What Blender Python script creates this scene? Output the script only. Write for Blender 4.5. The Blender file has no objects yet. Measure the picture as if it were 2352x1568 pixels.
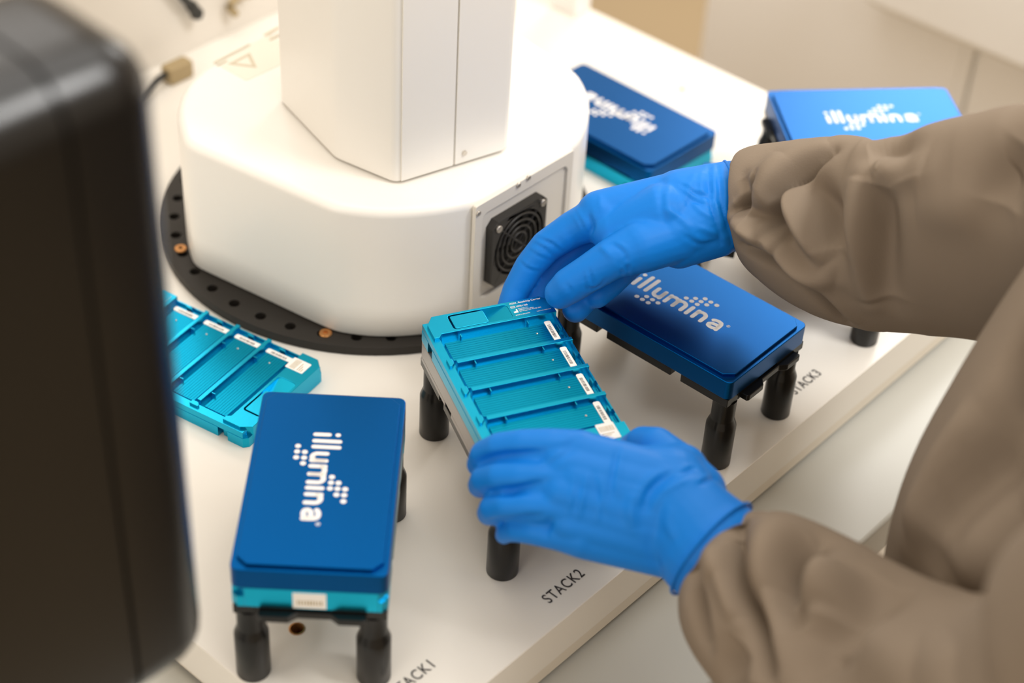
import bpy, bmesh, math, random
import numpy as np
from mathutils import Vector, Matrix, geometry
from mathutils.bvhtree import BVHTree

random.seed(4)
rng = np.random.default_rng(4)
SC = bpy.context.scene
COL = SC.collection
PI = math.pi

# ------------------------------------------------------------------ camera
FPX, CW, CH = 4063.78, 2352, 1568
PITCH, ROLL, CAMZ = 0.6872517, 0.0617174, 0.6955263
cp, sp = math.cos(PITCH), math.sin(PITCH)
cr, sr = math.cos(ROLL), math.sin(ROLL)
_r = np.array([1.0, 0, 0]); _f = np.array([0, cp, -sp]); _u = np.cross(_r, _f)
RIGHT = cr * _r + sr * _u
UP = -sr * _r + cr * _u
FWD = _f
CAM = np.array([0, 0, CAMZ])

def ray(px, py):
    return RIGHT * ((px - CW / 2) / FPX) - UP * ((py - CH / 2) / FPX) + FWD

def at(px, py, d):
    """world point seen at a photo position, d metres along the view axis"""
    return CAM + d * ray(px, py)

def at_z(px, py, z):
    r = ray(px, py)
    return CAM + r * ((z - CAMZ) / r[2])

cam_data = bpy.data.cameras.new('camera')
cam = bpy.data.objects.new('camera', cam_data)
COL.objects.link(cam)
M3 = Matrix((RIGHT.tolist(), UP.tolist(), (-FWD).tolist())).transposed()
cam.matrix_world = Matrix.Translation(CAM.tolist()) @ M3.to_4x4()
cam_data.sensor_width = 36.0
cam_data.lens = FPX / CW * 36.0
cam_data.clip_start = 0.02
cam_data.dof.use_dof = True
cam_data.dof.focus_distance = 0.985
cam_data.dof.aperture_fstop = cam_data.lens / 16.0
cam_data.dof.aperture_blades = 0
SC.camera = cam

# ------------------------------------------------------------------ light
SC.view_settings.view_transform = 'Standard'
SC.view_settings.look = 'None'
SC.view_settings.exposure = 0.25
SC.view_settings.gamma = 1.0
SC.view_settings.use_curve_mapping = False
world = bpy.data.worlds.new('room_light')
SC.world = world
world.use_nodes = True
wn = world.node_tree.nodes
wn['Background'].inputs['Color'].default_value = (1.0, 0.81, 0.61, 1)
wn['Background'].inputs['Strength'].default_value = 0.70

def area(name, loc, target, sx, sy, power, col=(1, 0.95, 0.88)):
    l = bpy.data.lights.new(name, 'AREA')
    l.shape = 'RECTANGLE'; l.size = sx; l.size_y = sy
    l.energy = power; l.color = col
    o = bpy.data.objects.new(name, l); COL.objects.link(o)
    o.location = loc
    d = Vector(target) - Vector(loc)
    o.rotation_euler = d.to_track_quat('-Z', 'Y').to_euler()
    return o
area('ceiling_or_fill_light', (0.05, 1.15, 1.9), (0.05, 1.0, 0), 1.5, 1.4, 15, (1, 0.99, 0.97))
area('ceiling_or_fill_light', (1.28, 0.45, 1.95), (0.7, 1.0, -0.1), 0.55, 0.55, 25, (1, 0.99, 0.97))
area('ceiling_or_fill_light', (1.15, 3.8, 1.7), (0.9, 2.6, 0), 1.0, 0.9, 36, (1, 0.99, 0.97))
area('ceiling_or_fill_light', (-1.0, 3.1, 2.0), (-0.6, 1.6, 0.2), 0.8, 0.8, 5, (1, 0.99, 0.97))
area('ceiling_or_fill_light', (1.05, -0.55, 1.8), (0.2, 1.0, 0.1), 1.3, 0.9, 9, (1, 0.99, 0.97))  # added front fill to brighten the upright faces, not a ceiling panel
area('left_fill_light', (-1.2, -0.75, 0.85), (-0.05, 0.9, 0.08), 1.5, 1.2, 11, (1, 0.99, 0.97))  # added soft fill from the front left, not a window

# ------------------------------------------------------------------ materials
MATS = {}
def mat(name, col, rough=0.5, metal=0.0, coat=0.0, spec=0.5, bump=None, sheen=0.0, vary=0.0, vscale=30, coat_rough=0.1):
    m = bpy.data.materials.new(name); m.use_nodes = True
    nt = m.node_tree; b = nt.nodes['Principled BSDF']
    b.inputs['Base Color'].default_value = (*col, 1)
    b.inputs['Roughness'].default_value = rough
    b.inputs['Metallic'].default_value = metal
    b.inputs['Coat Weight'].default_value = coat
    b.inputs['Coat Roughness'].default_value = coat_rough
    b.inputs['Specular IOR Level'].default_value = spec
    b.inputs['Sheen Weight'].default_value = sheen
    tc = nt.nodes.new('ShaderNodeTexCoord')
    if bump:
        sc, strength, dist, mapscale = bump
        mp = nt.nodes.new('ShaderNodeMapping'); mp.inputs['Scale'].default_value = mapscale
        nz = nt.nodes.new('ShaderNodeTexNoise'); nz.inputs['Scale'].default_value = sc; nz.inputs['Detail'].default_value = 3
        bp = nt.nodes.new('ShaderNodeBump'); bp.inputs['Strength'].default_value = strength; bp.inputs['Distance'].default_value = dist
        nt.links.new(tc.outputs['Object'], mp.inputs['Vector']); nt.links.new(mp.outputs['Vector'], nz.inputs['Vector'])
        nt.links.new(nz.outputs['Fac'], bp.inputs['Height']); nt.links.new(bp.outputs['Normal'], b.inputs['Normal'])
    if vary:
        nz = nt.nodes.new('ShaderNodeTexNoise'); nz.inputs['Scale'].default_value = vscale; nz.inputs['Detail'].default_value = 4
        mx = nt.nodes.new('ShaderNodeMix'); mx.data_type = 'RGBA'
        mx.inputs[6].default_value = (*[c * (1 - vary) for c in col], 1); mx.inputs[7].default_value = (*[min(1, c * (1 + vary)) for c in col], 1)
        nt.links.new(tc.outputs['Object'], nz.inputs['Vector']); nt.links.new(nz.outputs['Fac'], mx.inputs[0])
        nt.links.new(mx.outputs[2], b.inputs['Base Color'])
    MATS[name] = m
    return m

BR = (1.0, 0.15, 0.05, (2600, 60, 60))    # brush marks run across the short side
mat('deck_paint', (0.80, 0.765, 0.70), 0.28, spec=0.5, bump=(900, 0.04, 0.0005, (1, 1, 1)), vary=0.012, vscale=14)
mat('deck_edge', (0.76, 0.70, 0.60), 0.4)
mat('robot_paint', (0.87, 0.85, 0.80), 0.33)
mat('panel_paint', (0.74, 0.70, 0.62), 0.4)
mat('bench', (0.50, 0.50, 0.46), 0.32, spec=0.5, vary=0.04, vscale=8)
mat('floor', (0.36, 0.27, 0.155), 0.6, vary=0.05, vscale=3)
mat('wall', (0.74, 0.70, 0.64), 0.6, vary=0.015, vscale=2)
mat('cabinet', (0.95, 0.945, 0.93), 0.45, vary=0.01, vscale=3)
mat('white_trim', (0.92, 0.91, 0.88), 0.4)
mat('lid_blue', (0.001, 0.080, 0.275), 0.36, metal=1.0, bump=(1.0, 0.10, 0.00015, (2200, 90, 90)))
mat('teal_bed', (0.001, 0.32, 0.52), 0.32, metal=1.0, bump=(1.0, 0.10, 0.00015, (2200, 90, 90)))
mat('teal', (0.012, 0.44, 0.68), 0.28, metal=1.0, bump=(1.0, 0.10, 0.00015, (2200, 90, 90)))
mat('grey_metal', (0.40, 0.37, 0.36), 0.33, metal=0.8, bump=(1.0, 0.10, 0.00015, (2200, 90, 90)))
mat('black_anod', (0.005, 0.0047, 0.0043), 0.28, metal=0.0, spec=0.35, bump=(1.0, 0.1, 0.0001, (90, 90, 3000)))
mat('ring_black', (0.02, 0.017, 0.014), 0.5, spec=0.35, vary=0.1, vscale=40)
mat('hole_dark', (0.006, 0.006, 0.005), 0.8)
mat('copper', (0.55, 0.26, 0.09), 0.35, metal=0.8)
mat('steel', (0.62, 0.58, 0.52), 0.3, metal=0.9)
mat('fan_black', (0.022, 0.020, 0.017), 0.42)
mat('print_white', (0.86, 0.84, 0.81), 0.5)
mat('label_white', (0.88, 0.86, 0.83), 0.45)
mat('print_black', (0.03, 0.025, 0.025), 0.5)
mat('print_tan', (0.45, 0.37, 0.22), 0.6)
mat('print_faint', (0.60, 0.53, 0.40), 0.6)
mat('sticker', (0.78, 0.76, 0.66), 0.5)
mat('monitor_black', (0.0030, 0.0029, 0.0028), 0.27, spec=0.45, bump=(1500, 0.05, 0.0004, (1, 1, 1)))
mat('glove', (0.002, 0.190, 0.68), 0.52, spec=0.25, bump=(420, 0.12, 0.0006, (1, 1, 1)))
mat('cloth', (0.235, 0.188, 0.142), 0.9, spec=0.15, bump=(900, 0.25, 0.0005, (1, 1, 1)), vary=0.03, vscale=60)
mat('trousers', (0.20, 0.16, 0.12), 0.9)
mat('skin', (0.55, 0.33, 0.23), 0.55)
mat('hair', (0.04, 0.025, 0.015), 0.6)
mat('shoe', (0.03, 0.03, 0.03), 0.5)
mat('cable', (0.02, 0.02, 0.018), 0.5)
mat('tan_plastic', (0.36, 0.27, 0.14), 0.5)

# ------------------------------------------------------------------ mesh helpers
class MB:
    """collects shapes; build() links them as ONE mesh object"""
    def __init__(self): self.v = []; self.f = []
    def add(self, vs, fs):
        o = len(self.v); self.v += [tuple(map(float, p)) for p in vs]; self.f += [tuple(i + o for i in f) for f in fs]; return self
    def box(self, x0, x1, y0, y1, z0, z1):
        return self.add([(x, y, z) for z in (z0, z1) for x, y in ((x0, y0), (x1, y0), (x1, y1), (x0, y1))],
                        [(3, 2, 1, 0), (4, 5, 6, 7), (0, 1, 5, 4), (1, 2, 6, 5), (2, 3, 7, 6), (3, 0, 4, 7)])
    def prism(self, poly, z0, z1, holes=(), zf=None):
        """upright prism of a polygon (counter-clockwise), holes go right through; zf(x, y) may shape the top"""
        loops = [list(poly)] + [list(h) for h in holes]
        flat = [p for l in loops for p in l]; n = len(flat)
        tris = geometry.tessellate_polygon([[Vector((p[0], p[1], 0)) for p in l] for l in loops])
        top = [(p[0], p[1], zf(*p) if zf else z1) for p in flat]
        vs = [(p[0], p[1], z0) for p in flat] + top
        fs = []
        for a, b, c in tris:
            A, B, C = flat[a], flat[b], flat[c]
            if (B[0] - A[0]) * (C[1] - A[1]) - (B[1] - A[1]) * (C[0] - A[0]) < 0: a, c = c, a
            fs.append((a + n, b + n, c + n)); fs.append((c, b, a))
        o = 0
        if not holes:
            fs = [tuple(range(n, 2 * n)), tuple(range(n - 1, -1, -1))]
        for k, l in enumerate(loops):
            m = len(l); ar = sum(l[i][0] * l[(i + 1) % m][1] - l[(i + 1) % m][0] * l[i][1] for i in range(m))
            ccw = ar > 0
            for i in range(m):
                a, b = o + i, o + (i + 1) % m
                if ccw == (k == 0): fs.append((a, b, b + n, a + n))
                else: fs.append((b, a, a + n, b + n))
            o += m
        return self.add(vs, fs)
    def lathe(self, prof, c=(0, 0, 0), n=28, cap=True):
        vs = []; fs = []
        for r, z in prof:
            for i in range(n):
                t = 2 * PI * i / n; vs.append((c[0] + r * math.cos(t), c[1] + r * math.sin(t), c[2] + z))
        for k in range(len(prof) - 1):
            for i in range(n):
                j = (i + 1) % n; fs.append((k * n + i, k * n + j, (k + 1) * n + j, (k + 1) * n + i))
        if cap:
            fs.append(tuple(range(n - 1, -1, -1))); fs.append(tuple((len(prof) - 1) * n + i for i in range(n)))
        return self.add(vs, fs)
    def tube(self, pts, r, n=10, cap=True, closed=False):
        pts = [np.array(p, float) for p in pts]; m = len(pts)
        rs = r if hasattr(r, '__len__') else [r] * m
        ref = np.array([0.13, 0.27, 0.95]); vs = []; fs = []
        for i, p in enumerate(pts):
            t = pts[(i + 1) % m] - pts[i - 1] if closed else pts[min(i + 1, m - 1)] - pts[max(i - 1, 0)]
            t = t / (np.linalg.norm(t) + 1e-12)
            a = ref - t * (ref @ t)
            if np.linalg.norm(a) < 0.2: a = np.array([1.0, 0, 0]) - t * t[0]
            a /= np.linalg.norm(a); b = np.cross(t, a)
            for k in range(n):
                w = 2 * PI * k / n; vs.append(p + rs[i] * (a * math.cos(w) + b * math.sin(w)))
        for i in range(m if closed else m - 1):
            for k in range(n):
                j = (k + 1) % n; i2 = (i + 1) % m
                fs.append((i * n + k, i * n + j, i2 * n + j, i2 * n + k))
        if cap and not closed:
            fs.append(tuple(range(n - 1, -1, -1))); fs.append(tuple((m - 1) * n + k for k in range(n)))
        return self.add(vs, fs)
    def loft(self, rings, cap=True):
        n = len(rings[0]); vs = [p for r in rings for p in r]; fs = []
        for k in range(len(rings) - 1):
            for i in range(n):
                j = (i + 1) % n; fs.append((k * n + i, k * n + j, (k + 1) * n + j, (k + 1) * n + i))
        if cap:
            fs.append(tuple(range(n - 1, -1, -1))); fs.append(tuple((len(rings) - 1) * n + i for i in range(n)))
        return self.add(vs, fs)
    def sphere(self, c, r, n=16, m=10):
        r = r if hasattr(r, '__len__') else (r, r, r)
        vs = [(c[0], c[1], c[2] - r[2])]; fs = []
        for k in range(1, m):
            a = -PI / 2 + PI * k / m
            for i in range(n):
                t = 2 * PI * i / n; vs.append((c[0] + r[0] * math.cos(a) * math.cos(t), c[1] + r[1] * math.cos(a) * math.sin(t), c[2] + r[2] * math.sin(a)))
        vs.append((c[0], c[1], c[2] + r[2]))
        for i in range(n):
            j = (i + 1) % n; fs.append((0, 1 + j, 1 + i))
            for k in range(m - 2):
                fs.append((1 + k * n + i, 1 + k * n + j, 1 + (k + 1) * n + j, 1 + (k + 1) * n + i))
            fs.append((1 + (m - 2) * n + i, 1 + (m - 2) * n + j, len(vs) - 1))
        return self.add(vs, fs)
    def capsule(self, p0, r0, p1, r1, n=18):
        p0 = np.array(p0, float); p1 = np.array(p1, float)
        t = p1 - p0; L = np.linalg.norm(t); t /= L
        a = np.array([0, 0, 1.0]) if abs(t[2]) < 0.9 else np.array([1.0, 0, 0])
        a -= t * (a @ t); a /= np.linalg.norm(a); b = np.cross(t, a)
        rings = []
        for k in range(1, 7):
            w = PI / 2 * (1 - k / 6); rings.append((p0 - t * r0 * math.sin(w), r0 * math.cos(w)))
        for k in range(0, 6):
            w = PI / 2 * k / 6; rings.append((p1 + t * r1 * math.sin(w), r1 * math.cos(w)))
        rr = [[c + r * (a * math.cos(2 * PI * i / n) + b * math.sin(2 * PI * i / n)) for i in range(n)] for c, r in rings]
        return self.loft(rr)
    def build(self, name, m, parent=None, bevel=0.0, seg=2, smooth=None, loc=None, rot=None, angle=30):
        me = bpy.data.meshes.new(name); me.from_pydata(self.v, [], self.f); me.validate()
        return link(name, me, m, parent, bevel, seg, smooth, loc, rot, angle)

def link(name, me, m, parent=None, bevel=0.0, seg=2, smooth=None, loc=None, rot=None, angle=30):
    me.materials.append(MATS[m])
    o = bpy.data.objects.new(name, me); COL.objects.link(o)
    if parent: o.parent = parent
    if loc is not None: o.location = loc
    if rot is not None: o.rotation_euler = rot
    if smooth or (smooth is None and bevel):
        me.shade_smooth()
        if smooth != 'all': me.set_sharp_from_angle(angle=math.radians(angle))
    if bevel:
        b = o.modifiers.new('bevel', 'BEVEL'); b.width = bevel; b.segments = seg; b.limit_method = 'ANGLE'; b.angle_limit = math.radians(28)
        b.harden_normals = True
    return o

def tag(o, label=None, cat=None, group=None, kind=None):
    if label: o['label'] = label
    if cat: o['category'] = cat
    if group: o['group'] = group
    if kind: o['kind'] = kind
    return o

def empty(name, loc=(0, 0, 0), rz=0.0):
    o = bpy.data.objects.new(name, None); COL.objects.link(o)
    o.empty_display_size = 0.02; o.location = loc; o.rotation_euler = (0, 0, rz)
    return o

def copy_tree(o, parent=None):
    c = o.copy(); COL.objects.link(c); c.parent = parent
    for ch in list(o.children): copy_tree(ch, c)
    return c

def rounded(x0, x1, y0, y1, r, n=4, which=(1, 1, 1, 1)):
    """counter-clockwise rounded rectangle"""
    P = []
    for (cx, cy, a0, k) in ((x1 - r, y0 + r, -90, 0), (x1 - r, y1 - r, 0, 1), (x0 + r, y1 - r, 90, 2), (x0 + r, y0 + r, 180, 3)):
        if which[k]:
            for i in range(n + 1):
                a = math.radians(a0 + 90 * i / n); P.append((cx + r * math.cos(a), cy + r * math.sin(a)))
        else:
            P.append((x1 if k < 2 else x0, y0 if k in (0, 3) else y1))
    return P

def chamf(x0, x1, y0, y1, c):
    return [(x0 + c, y0), (x1 - c, y0), (x1, y0 + c), (x1, y1 - c), (x1 - c, y1), (x0 + c, y1), (x0, y1 - c), (x0, y0 + c)]

def circle(cx, cy, r, n=16, rev=False):
    p = [(cx + r * math.cos(2 * PI * i / n), cy + r * math.sin(2 * PI * i / n)) for i in range(n)]
    return p[::-1] if rev else p

def text_mesh(s, size, spacing=1.0, bold=0.0):
    cu = bpy.data.curves.new('txt', 'FONT'); cu.body = s; cu.size = size; cu.space_character = spacing; cu.offset = bold * size
    o = bpy.data.objects.new('txt', cu); COL.objects.link(o)
    dg = bpy.context.evaluated_depsgraph_get(); dg.update()
    me = o.evaluated_get(dg).to_mesh()
    vs = [tuple(v.co) for v in me.vertices]; fs = [tuple(p.vertices) for p in me.polygons]
    o.evaluated_get(dg).to_mesh_clear()
    bpy.data.objects.remove(o); bpy.data.curves.remove(cu)
    return vs, fs

def add_text(mb, s, size, org, ex, ey, spacing=1.0, width=None, bold=0.0):
    vs, fs = text_mesh(s, size, spacing, bold)
    if not vs: return
    org = np.array(org, float); ex = np.array(ex, float); ey = np.array(ey, float)
    k = 1.0
    if width:
        x0 = min(v[0] for v in vs); x1 = max(v[0] for v in vs); k = width / (x1 - x0)
    mb.add([org + ex * v[0] * k + ey * v[1] for v in vs], fs)

def stroke(mb, pts, w, z, n=10):
    pts = [np.array(p, float) for p in pts]
    for i, p in enumerate(pts):
        zz = z + 1e-6 * (i % 3)
        mb.add([(p[0] + w / 2 * math.cos(2 * PI * k / n), p[1] + w / 2 * math.sin(2 * PI * k / n), zz) for k in range(n)], [tuple(range(n))])
    for a, b in zip(pts, pts[1:]):
        t = b - a; L = np.linalg.norm(t)
        if L < 1e-9: continue
        s = np.array([-t[1], t[0]]) / L * w / 2
        mb.add([(*(a - s), z + 3e-6), (*(b - s), z + 3e-6), (*(b + s), z + 3e-6), (*(a + s), z + 3e-6)], [(0, 1, 2, 3)])

# ------------------------------------------------------------------ layout
# deck axes: D1 runs along the front edge, N away from the person
D1 = np.array([0.642, 0.767]); N = np.array([-0.767, 0.642])
def W(u, v, z=0.0):
    p = u * D1 + v * N
    return (p[0], p[1], z)
YAW = math.atan2(D1[1], D1[0])
L, S = 0.12776, 0.0751           # carrier footprint
h, k = L / 2, S / 2
HL, HT, DP = 0.01243, 0.01306, 0.0018
ZH = 0.0537                      # seat of the stack holders
B1 = (-0.0900, 0.6342, -1.5514)
B3 = (0.0962, 0.8106, -0.6910)
BH = (0.00785, 0.7191, -1.1742)
B2 = (0.0633, 1.0764, -0.7209)
B4 = (0.2323, 1.0269, 0.1490)
B5 = (0.1710, 0.9125, -0.2070)
FL = (-0.1846, 0.7994, -0.5074)
U0, U1, V0, V1 = 0.3562, 1.008, 0.3717, 0.950
AX = (0.682, 0.695)              # robot axis in deck coordinates
BENCH_Z = -0.040

# ------------------------------------------------------------------ setting
fl = MB().box(-4, 4, -4, 5, -0.96, -0.94).build('floor', 'floor'); tag(fl, 'beige floor beyond the bench', kind='structure')
# ceiling is out of view; the wall behind the enclosure and the tall cabinet close the view
# ------------------------------------------------------------------ bench
bench = empty('lab_bench', W(0.5, 0.7, -0.94), YAW)
tag(bench, 'grey lab bench with a smooth worktop under the white deck', 'bench')
def loc_uv(u, v, z, o=(0.5, 0.7, -0.94)): return (u - o[0], v - o[1], z - o[2])
b = MB().box(-0.95, 0.50, 0.307 - 0.7, 0.42, 0.870, 0.900)
b.build('worktop', 'bench', bench, bevel=0.003)
for x in (-0.90, 0.45):
    for y in (-0.34, 0.37):
        MB().box(x - 0.025, x + 0.025, y - 0.025, y + 0.025, 0, 0.870).build('leg', 'steel', bench, bevel=0.002)
MB().box(-0.90, 0.45, -0.345, -0.33, 0.80, 0.868).build('apron', 'bench', bench)

# ------------------------------------------------------------------ instrument deck
deck = empty('instrument_deck', W(AX[0], AX[1], BENCH_Z), YAW)
tag(deck, 'white painted instrument deck carrying the robot and the stack holders', 'instrument')
def dl(u, v, z): return (u - AX[0], v - AX[1], z - BENCH_Z)
tp = MB().box(0.988, 1.0075, 0.7825, 0.8075, 0.0, 0.66).build('trim_1', 'white_trim', bevel=0.001, rot=(0, 0, YAW)); tag(tp, 'white corner upright on the deck edge', kind='structure')
x0, y0, _ = dl(U0, V0, 0); x1, y1, _ = dl(U1, V1, 0)
holes = []
hp = at_z(682, 1445, 0.0)[:2]; holes.append((D1 @ hp - AX[0], N @ hp - AX[1], 0.0035))
hp = at_z(1567, 206, 0.0)[:2]; holes.append((D1 @ hp - AX[0], N @ hp - AX[1], 0.0022))
pl = MB().prism(rounded(x0, x1, y0, y1, 0.006), 0.012, 0.040, [circle(a, c, r, 18) for a, c, r in holes])
o = pl.build('deck_plate', 'deck_paint', deck, bevel=0.0012, seg=3)
MB().prism(rounded(x0 + 0.004, x1 - 0.004, y0 + 0.004, y1 - 0.004, 0.005), 0.003, 0.012).build('deck_underframe', 'deck_edge', deck)
MB().prism(rounded(x0 + 0.006, x1 - 0.006, y0 + 0.004, y1 - 0.006, 0.005), 0.0, 0.0031).build('contact_shade_strip', 'print_black', deck)  # black strip standing in for the contact shade at the deck foot
MB().box(x0 + 0.0005, x1 - 0.0005, y0 + 0.0005, y0 + 0.006, 0.003, 0.0125).build('front_skirt', 'deck_edge', deck)
for a, c, r in holes:
    MB().lathe([(r * 1.22, 0.0), (r * 1.22, 0.0003), (r * 0.98, 0.0004), (r * 0.98, -0.02)], (a, c, 0.04), 20, cap=False).build('hole_bushing', 'copper' if r > 0.003 else 'deck_edge', deck, smooth=True)
bw = MB().box(U0 + 0.003, U1 + 0.02, 0.9505, 0.965, -0.0395, 0.20).build('wall_back', 'wall', bevel=0.002, rot=(0, 0, YAW)); tag(bw, 'cream panel wall closing the back of the deck', kind='structure')
def deck_word(s, u0, v0, u1, h_):
    t = MB(); a = dl(u0, v0, 0)
    add_text(t, s, h_ / 0.70, (a[0], a[1], 0.0402), (1, 0, 0), (0, 1, 0), 1.15, width=u1 - u0, bold=0.010)
    t.build('lettering', 'print_black', deck)
p0 = at_z(1262, 1388, 0); p1 = at_z(1345, 1322, 0)
deck_word('STACK2', D1 @ p0[:2], N @ p0[:2], D1 @ p1[:2], 0.0066)
p0 = at_z(1828, 908, 0); p1 = at_z(1888, 860, 0)
deck_word('STACK3', D1 @ p0[:2], N @ p0[:2], D1 @ p1[:2], 0.0064)
p1 = at_z(1000, 1532, 0)
deck_word('STACK1', D1 @ p1[:2] - 0.0275, N @ p1[:2], D1 @ p1[:2], 0.0064)

# tall cabinet and rail beyond the deck's right side
cab = empty('tall_cabinet', W(1.5, 0.3, -0.94), YAW)
tag(cab, 'cream tall cabinet standing beyond the far end of the white deck', 'cabinet')
cv = D1 @ at(1610, 60, 1.75)[:2], N @ at(1610, 60, 1.75)[:2]
def cl(u, v, z): return (u - 1.5, v - 0.3, z + 0.94)
ux = cv[0]; vL = cv[1]
seam = 0.585
MB().box(*[a for p in zip(cl(ux + 0.002, seam + 0.0004, -0.94), cl(ux + 0.5, vL, 0.034)) for a in p]).build('carcass', 'cabinet', cab, bevel=0.004)
MB().box(*[a for p in zip(cl(ux + 0.006, -0.25, -0.94), cl(ux + 0.5, seam - 0.0004, 0.034)) for a in p]).build('side_carcass', 'cabinet', cab, bevel=0.004)
MB().box(*[a for p in zip(cl(ux - 0.0, seam + 0.010, -0.86), cl(ux + 0.005, vL - 0.003, 0.030)) for a in p]).build('door', 'cabinet', cab, bevel=0.002)
MB().box(*[a for p in zip(cl(ux - 0.03, 0.20, -0.055), cl(ux + 0.006, 0.685, 0.03)) for a in p]).build('ledge', 'white_trim', cab, bevel=0.008, seg=3)

# cables hanging on the back panel
def wallp(px, py, v):
    r = ray(px, py); n3 = np.array([N[0], N[1], 0]); return CAM + r * (v / (n3 @ r))
def smooth_pts(P, n=8):
    P = [np.array(p, float) for p in P]; out = []
    Q = [2 * P[0] - P[1]] + P + [2 * P[-1] - P[-2]]
    for i in range(1, len(Q) - 2):
        for j in range(n):
            t = j / n; a, b_, c_, d_ = Q[i - 1:i + 3]
            out.append(0.5 * ((2 * b_) + (c_ - a) * t + (2 * a - 5 * b_ + 4 * c_ - d_) * t * t + (3 * b_ - a - 3 * c_ + d_) * t ** 3))
    out.append(P[-1]); return out
pts = [wallp(*q, 0.943) for q in ((395, -40), (418, -8), (438, 12), (449, 26), (459, 43))]
cb = MB().tube(smooth_pts(pts, 5), [0.0034] * 10 + [0.0046] * 6 + [0.0054, 0.0052, 0.0044, 0.003, 0.0015], 10)
tag(cb.build('black_cable', 'cable', smooth=True), 'short black cable with a plug hanging on the back panel', 'cable')
pts = [wallp(*q, 0.944) for q in ((575, -14), (550, -8), (532, 8), (530, 20), (541, 32))]
tag(MB().tube(smooth_pts(pts, 5), 0.0032, 10).build('cable_hook', 'tan_plastic', smooth=True), 'small tan hook on the back panel beside the robot column', 'hook')

# ------------------------------------------------------------------ robot
robot = empty('robot_arm', W(AX[0], AX[1], 0.0), YAW)
tag(robot, 'white laboratory robot with a faceted column on a rounded base and fan', 'robot')
# mounting ring, radius from the photo
RR = 0.1445
ring_holes = []
for i in range(40):
    a = math.radians(i * 9 + 4); ring_holes.append((0.1345 * math.cos(a), 0.1345 * math.sin(a), 0.0035))
ring = MB().prism(circle(0, 0, RR, 96), 0.0, 0.0065, [circle(a, c, r, 12) for a, c, r in ring_holes]).build('mounting_ring', 'ring_black', robot, bevel=0.0006, seg=1)
MB().lathe([(0.138, 0.0), (0.138, 0.0012)], n=48).build('ring_floor', 'hole_dark', ring)
for px, py in ((411, 573), (740, 785), (1322, 436)):
    P = at_z(px, py, 0.0065)[:2]; a, c = D1 @ P - AX[0], N @ P - AX[1]
    s = 0.1345 / math.hypot(a, c); a *= s; c *= s
    MB().lathe([(0.0040, 0.006), (0.0040, 0.0070), (0.0036, 0.0075), (0.0016, 0.0075), (0.0014, 0.0064)], (a, c, 0), 16).build('screw', 'copper', ring, smooth=True)
# base housing
half = [(0.0, -0.129), (0.0395, -0.129), (0.0495, -0.1275), (0.071, -0.1165), (0.0930, -0.0990), (0.1070, -0.0800), (0.1112, -0.0690), (0.1190, -0.020), (0.1262, 0.024), (0.1276, 0.033), (0.1255, 0.042), (0.1060, 0.072), (0.0755, 0.0935), (0.030, 0.100), (0.0, 0.101)]
outl = [(x, y) for x, y in half] + [(-x, y) for x, y in half[-2:0:-1]]
def chaikin(P, keep, it=2):
    for _ in range(it):
        Q = []
        m = len(P)
        for i in range(m):
            a = np.array(P[i - 1]); b_ = np.array(P[i]); c_ = np.array(P[(i + 1) % m])
            if tuple(P[i]) in keep: Q.append(tuple(P[i]))
            else: Q.append(tuple(b_ * 0.75 + a * 0.25)); Q.append(tuple(b_ * 0.75 + c_ * 0.25))
        P = Q
    return P
keep = {(0.0395, -0.129), (-0.0395, -0.129), (0.0, -0.129)}
outl = chaikin(outl, keep)
def inset(P, d):
    out = []; m = len(P)
    for i in range(m):
        a = np.array(P[i - 1]); b_ = np.array(P[i]); c_ = np.array(P[(i + 1) % m])
        t = (b_ - a) / (np.linalg.norm(b_ - a) + 1e-12) + (c_ - b_) / (np.linalg.norm(c_ - b_) + 1e-12); t /= np.linalg.norm(t)
        out.append((b_[0] - t[1] * d, b_[1] + t[0] * d))
    return out
BT = 0.1015
prof = [(0.0015, 0.0065), (0.0, 0.008)] + [(0, 0.03), (0, 0.06), (0, BT - 0.006)] + [(0.006 * (1 - math.cos(w)), BT - 0.006 + 0.006 * math.sin(w)) for w in np.linspace(0.2, PI / 2, 7)]
rings = [[(x, y, z) for x, y in inset(outl, d)] for d, z in prof]
base = MB().loft(rings).build('base_housing', 'robot_paint', robot, smooth=True, angle=50)
# fan panel on the flat front of the base
fp = MB()
FV = -0.1295
def fpoly(mb, poly, holes, y0_, y1_):      # polygon in (u, z), extruded along v
    t = MB().prism(poly, 0, 1, holes)
    mb.add([(p[0], y0_ + (y1_ - y0_) * p[2], p[1]) for p in t.v], [f[::-1] for f in t.f])
outer = rounded(-0.0490, 0.0392, 0.012, BT - 0.0020, 0.0015, 2)
rec = rounded(-0.0430, 0.0345, 0.0275, BT - 0.0105, 0.005, 4)
fpoly(fp, outer, [rec[::-1]], FV + 0.0008, FV - 0.0022)
panel = fp.build('fan_panel', 'panel_paint', robot, bevel=0.0004)
fb = MB(); fpoly(fb, rounded(-0.044, 0.0355, 0.0265, BT - 0.0095, 0.002, 2), [], FV + 0.0004, FV - 0.0003)
fb.build('recess_plate', 'panel_paint', panel)
for px, py in ((1190, 425), (1213, 408), (1098, 490)):
    r = ray(px, py); n3 = np.array([N[0], N[1], 0]); P = CAM + r * ((FV - 0.0022 + AX[1]) / (n3 @ r))
    s = MB(); fpoly(s, circle(D1 @ P[:2] - AX[0], P[2], 0.0017, 12), [], FV - 0.0018, FV - 0.0034)
    s.build('screw', 'steel', panel, bevel=0.0004)
fc = (-0.0130, 0.0585); fh = 0.0245
fan = MB()
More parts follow.
